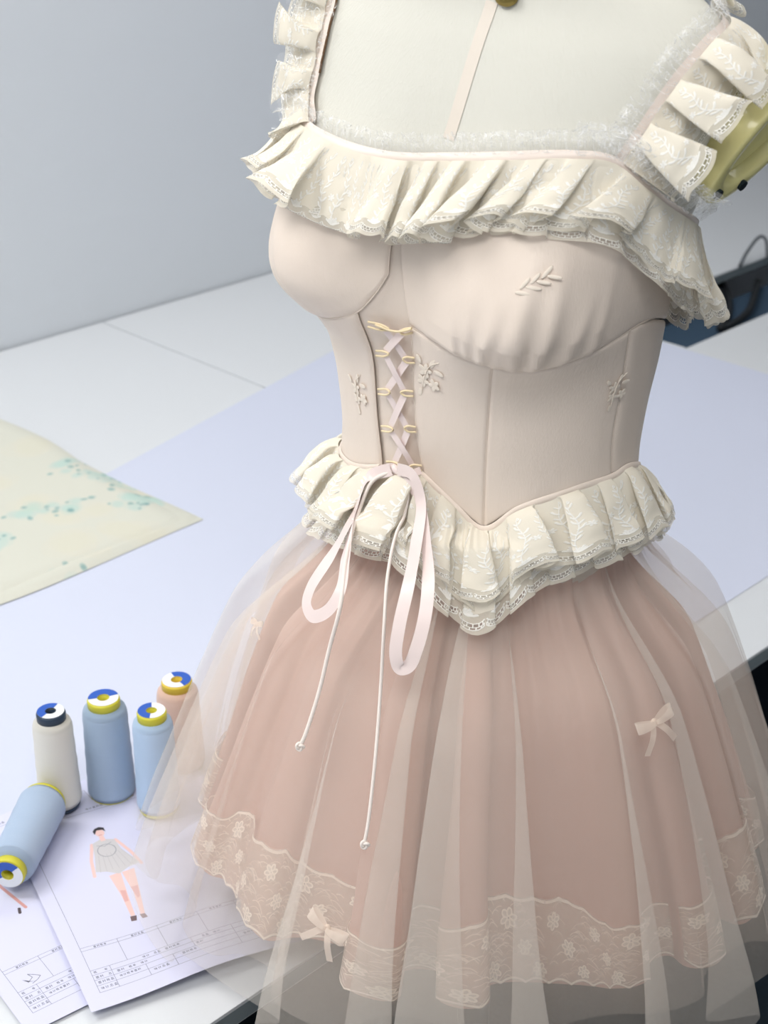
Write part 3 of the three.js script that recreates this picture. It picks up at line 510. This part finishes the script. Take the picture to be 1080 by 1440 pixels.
ribbonAlong('bow_loop', [[558, 660, 0.008], [574, 676, 0.014], [590, 700, 0.018], [601, 760, 0.018], [603, 820, 0.016], [598, 866, 0.014], [586, 912, 0.013], [575, 936, 0.013], [563, 939, 0.014], [557, 922, 0.015], [562, 880, 0.017], [574, 824, 0.02], [588, 760, 0.022], [592, 706, 0.022], [580, 668, 0.018], [560, 659, 0.012]], 0.0105, bow, M.ribbon, 120);
ribbonAlong('bow_loop', [[560, 660, 0.009], [578, 666, 0.012], [592, 661, 0.008]], 0.006, bow, M.ribbon, 24);
cordAlong('ribbon_tail', [[552, 662, 0.008], [526, 676, 0.018], [508, 712, 0.024], [492, 780, 0.024], [480, 850, 0.018], [465, 910, 0.012], [448, 975, 0.008], [428, 1038, 0.006], [424, 1046, 0.006]], 0.0017, bow, M.cordWhite, 90);
cordAlong('ribbon_tail', [[560, 664, 0.008], [574, 690, 0.016], [572, 720, 0.02], [558, 750, 0.02], [546, 810, 0.014], [541, 880, 0.010], [537, 960, 0.008], [528, 1070, 0.006], [518, 1160, 0.006], [514, 1182, 0.006]], 0.0014, bow, M.cordWhite, 100);
for (const [x, y] of [[423, 1049], [514, 1186]]) {
  const p = over(x, y, 0.006), k = mesh('tail_knot', new THREE.TorusKnotGeometry(0.0022, 0.0013, 40, 6), M.cordWhite, bow); k.position.copy(p);
}
// small organza bows sewn on the skirt
function smallBow(x, y, s, turn) {
  const g = new THREE.Group(); g.name = 'small_bow'; dress.add(g);
  g.position.copy(over(x, y, 0.008)); g.lookAt(g.position.clone().add(overNormal(x, y))); g.rotateZ(turn); g.scale.setScalar(s);
  for (const k of [-1, 1]) {
    mesh('loop', grid(24, 4, (u, v) => { const a = u * TAU, q = 0.5 - 0.5 * Math.cos(a); return v3(k * (0.022 * q), (v - 0.5) * 0.012 * (0.35 + 0.65 * q) + 0.004 * q, 0.005 * Math.sin(a) + 0.002); }), M.organza, g);
    mesh('tail', grid(14, 3, (u, v) => v3(k * (0.002 + 0.016 * u) + (v - 0.5) * 0.006, -0.026 * u + 0.003 * (v - 0.5) * k, 0.003 * Math.sin(u * 4))), M.organza, g);
  }
  mesh('knot', new THREE.SphereGeometry(0.0034, 14, 10).scale(1, 1.2, 0.8), M.organza, g);
  return g;
}
smallBow(920, 1016, 0.85, 0.15); smallBow(460, 1305, 0.85, -0.35); smallBow(362, 878, 0.45, 0.3);
// embroidered sprigs on the satin
function sprig(x, y, s, turn, kind) {
  const g = new THREE.Group(); g.name = 'embroidered_sprig'; dress.add(g);
  const [psi, h] = onForm(x, y, OFF), n = bodyNormal(psi, h); g.position.copy(at(psi, h, OFF + (kind === 'spray' ? 0.0024 : 0.0009))); g.lookAt(g.position.clone().add(n)); g.rotateZ(turn); g.scale.setScalar(s);
  const leaf = (lx, ly, a, l, w = 0.0022) => { const m = mesh('petal', new THREE.SphereGeometry(1, 12, 6).scale(l, w, 0.00035), M.embroidery, g); m.position.set(lx + Math.cos(a) * l, ly + Math.sin(a) * l, 0); m.rotation.z = a; };
  if (kind === 'spray') for (let k = 0; k < 7; k++) leaf(-0.012 + 0.004 * k, 0.0015 * k - 0.003, k % 2 ? 0.75 : -0.25, 0.0052 + 0.001 * hash(k, 3), 0.0014);
  else {
    for (const [fx, fy, q] of [[0, 0, 0.0036], [-0.003, -0.010, 0.0032], [0.008, -0.012, 0.003]]) for (let k = 0; k < 5; k++) leaf(fx, fy, k * TAU / 5 + fx * 90, q, 0.002);
    leaf(0.005, 0.004, 0.9, 0.005); leaf(0.009, 0.002, -0.3, 0.005); leaf(-0.006, -0.018, 4.4, 0.004); leaf(-0.004, 0.006, 2.0, 0.004);
    mesh('stem', tube([[-0.006, -0.022, 0], [-0.001, -0.006, 0.0004], [0.006, 0.006, 0.0004], [0.016, 0.011, 0]], 0.0004, 16, 5), M.embroidery, g);
  }
}
sprig(745, 400, 1.0, 0.15, 'spray'); sprig(600, 520, 0.95, 0, 'rose'); sprig(502, 545, 0.9, 0.4, 'rose'); sprig(862, 545, 0.8, 0.3, 'rose');
// ---------------------------------------------------------------- on the tables
M.patternPaper = std({ color: 0xcbd0e2, roughness: 0.7, bumpMap: withRepeat(grainTex, 9, 9), bumpScale: 0.0002 });
{ // wide sheet of pattern paper, lying flat with slow waves
  const A = [-0.72, 0.70], B = [1.424, 1.20], Cc = [1.424, 0.06], D = [-0.24, 0.045];
  const g = grid(60, 40, (u, v) => { const a = lerp(lerp(A[0], B[0], u), lerp(D[0], Cc[0], u), v), b = lerp(lerp(A[1], B[1], u), lerp(D[1], Cc[1], u), v), p = onTable(a, b, TABLE + 0.0006 + 0.0007 * (1 + noise2(u * 7, v * 5, 2))); return p; }, (u, v) => [u, v]);
  tag(mesh('pattern_paper', g, M.patternPaper), 'wide pale lavender sheet of pattern paper lying across the white tables', 'paper');
}
// folded print cloth
const printTex = canvasTexture(1024, 1024, (g, W, H) => {
  g.fillStyle = '#d2d2c6'; g.fillRect(0, 0, W, H); const r = rng(77);
  const soft = (x, y, q, c, al) => { for (let k = 0; k < 5; k++) { g.fillStyle = `rgba(${c},${al * 0.35})`; for (const ox of [-W, 0, W]) for (const oy of [-H, 0, H]) { g.beginPath(); g.ellipse(x + ox, y + oy, q * (1 - k * 0.15), q * (0.7 - k * 0.1), r() * 3, 0, TAU); g.fill(); } } };
  for (let i = 0; i < 26; i++) soft(r() * W, r() * H, 60 + 50 * r(), '214,211,190', 0.5);
  for (let i = 0; i < 24; i++) {
    const x = r() * W, y = r() * H; for (let k = 0; k < 4; k++) soft(x + (r() - 0.5) * 90, y + (r() - 0.5) * 70, 26 + 22 * r(), '178,204,196', 0.45);
    for (let k = 0; k < 7; k++) soft(x + (r() - 0.5) * 150, y + (r() - 0.5) * 110, 7 + 9 * r(), '126,164,166', 0.7);
  }
}, true);
M.printCloth = std({ map: printTex, roughness: 0.9, bumpMap: withRepeat(weave, 60, 60), bumpScale: 0.0002 });
{
  const cloth = thing('folded_cloth', 'folded cream cotton cloth printed with pale blue green flowers on the table', 'fabric');
  const layer = (name, a0, a1, b0, b1, y0, h, seed) => mesh(name, grid(70, 60, (u, v) => {
    const a = lerp(a0, a1, u), b = lerp(b0, b1, v) + 0.012 * noise1(u * 4, seed), d = Math.min((1 - u) * (a1 - a0), v * (b1 - b0), (1 - v) * (b1 - b0)), k = Math.min(1, d / 0.012);
    return onTable(a + 0.012 * noise1(v * 3 + 5, seed), b, TABLE + y0 + h * Math.sqrt(1 - (1 - k) * (1 - k)) + 0.0025 * k * (1 + noise2(u * 6, v * 7, seed)));
  }, (u, v) => [u * (a1 - a0) / 0.5, v * (b1 - b0) / 0.5]), M.printCloth, cloth);
  layer('lower_layer', -0.75, 0.342, 0.722, 1.33, 0.0024, 0.003, 3);
  layer('upper_layer', -0.75, 0.338, 0.730, 1.32, 0.0065, 0.004, 8);
}
// printed sheets: thin curled paper with a drawing, a frame and a form at the foot (flat print)
const GLYPH = { // strokes on a 10 x 10 field
  a: [[2, 1, 3, 2], [1, 4, 3, 4, 3, 8, 4, 7], [5, 1, 5, 4, 8, 4, 8, 1], [5, 5, 9, 5, 6, 9], [6, 6, 9, 9]], b: [[2, 1, 3, 2], [1, 4, 3, 4, 3, 9, 4, 8], [5, 4, 9, 4], [7, 1, 7, 9]],
  c: [[3, 0, 4, 2], [7, 0, 6, 2], [3, 2, 7, 2, 7, 5, 3, 5, 3, 2], [2, 7, 1, 9], [4, 6, 4, 9, 7, 9, 7, 8], [8, 6, 9, 8]], d: [[2, 1, 2, 4], [4, 0, 4, 5], [6, 0, 5, 3], [6, 2, 9, 2], [2, 6, 8, 6, 8, 9], [2, 6, 2, 9], [4, 6, 4, 9], [6, 6, 6, 9], [1, 9, 9, 9]],
  e: [[1, 2, 5, 2], [3, 0, 3, 4], [1, 4, 5, 4], [1, 6, 5, 6], [3, 6, 3, 9], [7, 0, 6, 4], [7, 2, 9, 2], [7, 4, 6, 9], [7, 5, 9, 9]], f: [[3, 1, 7, 1, 7, 4, 3, 4, 3, 1], [1, 5, 9, 5], [4, 5, 3, 7, 7, 7, 6, 9]],
  g: [[1, 1, 9, 1], [5, 1, 4, 3], [2, 3, 8, 3, 8, 9, 2, 9, 2, 3], [4, 3, 4, 9], [6, 3, 6, 9]], h: [[2, 1, 3, 3], [1, 4, 5, 4], [3, 0, 3, 9], [3, 5, 1, 8], [6, 2, 7, 3], [6, 5, 9, 5], [8, 0, 8, 9]],
};
function drawSheet(figure) {
  return canvasTexture(1050, 1485, (g, W, H) => {
    const S = W / 210, X = (mm) => mm * S, Y = (mm) => H - mm * S;   // millimetres from the sheet's lower left corner
    g.fillStyle = '#d2d3ea'; g.fillRect(0, 0, W, H);
    const line = (pts, w = 0.35, c = '#6d7080') => { g.strokeStyle = c; g.lineWidth = w * S; g.lineJoin = g.lineCap = 'round'; g.beginPath(); pts.forEach(([x, y], i) => (i ? g.lineTo(X(x), Y(y)) : g.moveTo(X(x), Y(y)))); g.stroke(); };
    const fill = (pts, c) => { g.fillStyle = c; g.beginPath(); pts.forEach(([x, y], i) => (i ? g.lineTo(X(x), Y(y)) : g.moveTo(X(x), Y(y)))); g.closePath(); g.fill(); };
    const text = (s, x, y, q = 3.2, gap = 1.15) => [...s].forEach((ch, i) => { if (GLYPH[ch]) for (const st of GLYPH[ch]) line(Array.from({ length: st.length / 2 }, (_, k) => [x + i * q * gap + st[2 * k] * q / 10, y + q - st[2 * k + 1] * q / 10]), 0.3, '#555866'); });
    line([[14, 20], [14, 280], [200, 280], [200, 20], [14, 20]]);
    line([[14, 82], [200, 82]]); line([[14, 77.5], [200, 77.5]]); for (const x of [49, 88, 128, 165]) line([[x, 82], [x, 50]]);
    for (const [x, s] of [[26, 'ghef'], [62, 'ghcd'], [100, 'ghab'], [140, 'efgh']]) text(s, x, 78.3, 2.8);
    for (const y of [50, 43.5, 36.5, 29]) line([[14, y], [200, y]]);
    line([[32, 50], [32, 20]]); for (const [x, y0, y1] of [[62, 36.5, 20], [88, 36.5, 20], [110, 50, 36.5], [150, 50, 20]]) line([[x, y0], [x, y1]]);
    text('e', 16, 45, 3.4); text('f', 26, 45, 3.4); text('gh c', 16, 38, 3.4); text('ghed', 16, 31, 3.4); text('abcd', 16, 23, 3.6);
    text('gh ef ab', 36, 38.5, 3.2); text('ab cd ghef', 62, 45.2, 3.2); text('gh', 112, 38.5, 3.2); text('abefgh', 36, 31.5, 3); text('abcd', 66, 24, 3.4); text('ghef', 96, 31.5, 3.2); text('cd ab', 120, 45, 3.2); text('ghab', 156, 31, 3.2);
    text('abghefcd', 80, 283, 3.4); text('efgh', 118, 283, 3.4);
    if (!figure) {   // a flat drawing of a small frill
      line([[27, 56], [33, 60], [31, 66], [36, 62], [40, 58], [36, 55], [30, 53]], 0.5, '#565a66'); fill([[24, 62], [27, 57], [34, 54], [30, 56], [26, 60]], '#33363f');
      line([[70, 150], [64, 190], [60, 230]], 3.2, '#cf9a96'); line([[64, 152], [62, 146]], 3, '#4d4248'); return;
    }
    const skin = '#e8c4be', shade = '#d9aaa6';
    fill([[70, 171], [72, 138], [71, 106], [75, 106], [78, 138], [82, 172]], skin); fill([[83, 171], [84, 138], [80, 104], [84, 104], [90, 137], [96, 172]], skin);
    fill([[73, 146], [72, 128], [76, 128], [78, 144]], shade); fill([[84, 146], [85, 128], [88, 130], [91, 146]], shade);
    fill([[70, 106], [69, 99], [74, 98], [76, 105]], '#6f5d60'); fill([[79, 105], [80, 98], [85, 98], [84, 104]], '#8d777a');
    line([[69, 225], [61, 200], [57, 176]], 3.4, skin); line([[93, 223], [101, 198], [105, 176]], 3.4, skin);
    fill([[70, 226], [80, 230], [92, 224], [94, 205], [104, 178], [92, 176], [80, 170], [70, 178], [60, 182], [66, 205]], '#c9c6c8');
    for (let k = 0; k < 7; k++) line([[70 + 4 * k, 205], [64 + 6.3 * k, 179 - (k % 2)]], 0.25, '#aaa6aa');
    g.strokeStyle = '#8d8f98'; g.lineWidth = 0.7 * S; g.beginPath(); g.ellipse(X(80), Y(210), 9 * S, 10 * S, 0, 0, TAU); g.stroke(); line([[73, 221], [80, 217], [88, 221]], 0.6, '#8d8f98');
    fill([[79, 226], [79, 234], [84, 234], [84, 226]], skin); g.fillStyle = skin; g.beginPath(); g.ellipse(X(82), Y(240), 4.6 * S, 6.2 * S, 0, 0, TAU); g.fill();
    fill([[76.5, 239], [76, 245], [79, 249], [84, 250], [88, 247], [88, 240], [86, 244], [80, 245.5], [78, 242]], '#2d2a30'); line([[80, 236.6], [83, 236.4]], 0.6, '#b86a6c');
  }, true, false);
}
M.sheetFigure = std({ map: drawSheet(true), roughness: 0.65 }); M.sheetForm = std({ map: drawSheet(false), roughness: 0.65 });
function sheet(name, label, o, up, mat, y0, lift) {
  const u = v3(up[0], 0, up[1]).normalize(), r = v3(-u.z, 0, u.x);
  const g = grid(44, 60, (s, t) => { const p = v3(o[0], TABLE + y0 + lift(s, t), o[1]).addScaledVector(r, s * 0.21).addScaledVector(u, t * 0.297); return p; }, (s, t) => [s, t]);
  return tag(mesh(name, g, mat), label, 'paper', 'printed design sheets');
}
sheet('design_sheet', 'printed design sheet with frame and form lines, half under another sheet', [-0.3075, 0.228], [-0.61, -0.792], M.sheetForm, 0.0024, (s, t) => 0.0012 * (1 + noise2(s * 2, t * 3, 4)));
sheet('design_sheet', 'printed design sheet with a coloured fashion figure, lying on top by the spools', [-0.2557, 0.209], [-0.45, -0.893], M.sheetFigure, 0.0052, (s, t) => 0.0012 * (1 + noise2(s * 3, t * 3, 9)) + 0.009 * Math.exp(-Math.pow((s - 0.62) / 0.3, 2)) * Math.pow(1 - t, 5) + 0.003 * Math.pow(1 - s, 4) * (1 - t));

// spools of sewing thread
const wound = dataTexture(128, 256, (x, y) => 0.5 + 0.35 * Math.sin(y * TAU / 4 + 0.6 * Math.sin(x * TAU / 128)) + 0.25 * noise1(y / 9, 4));
const lathe = (pts, seg = 40) => new THREE.LatheGeometry(pts.map(([x, y]) => new THREE.Vector2(x, y)), seg);
M.blueInk = std({ color: 0x1f56b8, roughness: 0.35 }); M.whiteInk = std({ color: 0xe9ecf0, roughness: 0.4 }); M.hole = std({ color: 0x8c7d26, roughness: 0.6 });
const YELLOW = std({ color: 0xcfc93a, roughness: 0.45 }), NAVY = std({ color: 0x1d3248, roughness: 0.45 }), GOLD = std({ color: 0xdcbf3c, roughness: 0.45 });
function spool(label, color, cap, r, h, turn) {
  const s = thing('thread_spool', label, 'thread spool', 'spools of sewing thread');
  const t = phys({ color, roughness: 0.55, sheen: 0.5, sheenColor: new THREE.Color(0xffffff), sheenRoughness: 0.4, bumpMap: withRepeat(wound, 1, 3), bumpScale: 0.0005 });
  mesh('spool_base', lathe([[0, 0], [r * 0.86, 0], [r * 0.9, 0.002], [r * 0.9, 0.006], [0, 0.0062]]), cap, s);
  const body = [[r * 0.55, 0.005], [r * 0.93, 0.0055], [r, 0.010]]; for (let k = 0; k <= 12; k++) body.push([r * (1 - 0.09 * k / 12 + 0.012 * Math.sin(k * 2.4)), 0.010 + (h - 0.018) * k / 12]);
  body.push([r * 0.86, h - 0.004], [r * 0.72, h - 0.001], [r * 0.5, h]);
  mesh('thread', lathe(body, 48), t, s);
  const q = r * 0.66;
  mesh('spool_collar', lathe([[q * 0.4, h - 0.004], [q, h - 0.004], [q * 1.02, h + 0.006], [q * 0.96, h + 0.0085], [q * 0.36, h + 0.0085], [q * 0.34, h - 0.003]]), cap, s);
  const disc = mesh('label_disc', new THREE.RingGeometry(q * 0.38, q * 0.94, 40, 1).rotateX(-Math.PI / 2).translate(0, h + 0.0089, 0), M.whiteInk, s);
  mesh('label_print', new THREE.RingGeometry(q * 0.38, q * 0.94, 24, 1, turn, 3.0).rotateX(-Math.PI / 2).translate(0, h + 0.0092, 0), M.blueInk, disc);
  mesh('spool_hole', lathe([[0, h - 0.003], [q * 0.36, h - 0.003], [q * 0.36, h + 0.008]], 24), M.hole, s);
  return s;
}
const stand = (s, x, z, y = TABLE + 0.0022) => { s.position.set(x, y, z); return s; };
stand(spool('cream thread spool with a dark navy cap standing beside the grey blue one', 0xefece3, NAVY, 0.0222, 0.108, 1.2), -0.338, -0.0875, TABLE + 0.008);
stand(spool('grey blue thread spool with a lime cap standing between the cream and pale blue ones', 0xacc2dc, YELLOW, 0.0252, 0.114, 0.4), -0.2885, -0.1115);
stand(spool('pale blue thread spool with a lime cap standing behind the sheer skirt edge', 0xc2dbf8, YELLOW, 0.0225, 0.113, 1.7), -0.2345, -0.081, TABLE + 0.008);
stand(spool('peach thread spool with a golden cap standing behind the pale blue one', 0xf5d0bd, GOLD, 0.0245, 0.103, -0.9), -0.220, -0.1625, TABLE + 0.0022);
{ const s = spool('grey blue thread spool lying on its side on the printed sheets', 0xb4c8e2, YELLOW, 0.0245, 0.108, 0.6);
  const d = v3(-0.012, 0, 0.105).normalize(), tip = -0.009, dir = v3(d.x, tip, d.z).normalize(); s.quaternion.setFromUnitVectors(v3(0, 1, 0), dir); s.position.set(-0.3475, TABLE + 0.0335, -0.062); }

// in the gap between the far tables: a navy case with a black cable and a wire loop
M.navyCloth = std({ color: 0x2f465c, roughness: 0.85, bumpMap: withRepeat(weave, 20, 20), bumpScale: 0.0004 });
M.black = std({ color: 0x14181c, roughness: 0.6 }); M.greyWire = std({ color: 0x4a4f55, roughness: 0.5 });
{ const c = thing('storage_case', 'dark navy cloth case standing in the gap between the white tables', 'case'); c.position.copy(onTable(2.3, 0.745, 0)); c.rotation.y = TURN;
  mesh('body', box(1.68, 0.66, 0.19, 0, 0.331, 0, 0.01), M.navyCloth, c); mesh('lid', box(1.7, 0.035, 0.2, 0, 0.68, 0, 0.008), M.navyCloth, c); }
{ const P = (x, y, h) => { const p = onPlane(x, y, 0.7085); p.y += h; return p; };
  tag(mesh('cable', tube([P(1000, 425, 0), P(1012, 405, 0.012), P(1024, 420, 0.004), P(1022, 448, 0), P(1012, 466, 0.006), P(1030, 458, 0.004), P(1052, 440, 0.004), P(1062, 412, 0.006), P(1066, 398, 0.004)], 0.0075, 80, 8), M.black), 'loose black cable lying on the navy case in the gap', 'cable');
  const Q = (x, y, h) => { const p = onPlane(x, y, TABLE); p.y += h; return p; };
  tag(mesh('wire_loop', tube([Q(1040, 376, 0.003), Q(1050, 366, 0.02), Q(1062, 362, 0.042), Q(1068, 361, 0.046), Q(1074, 362, 0.04), Q(1079, 364, 0.003)], 0.0035, 40, 7), M.greyWire), 'bent grey wire loop standing on the table beyond the gap', 'wire'); }
renderer.render(scene, camera);
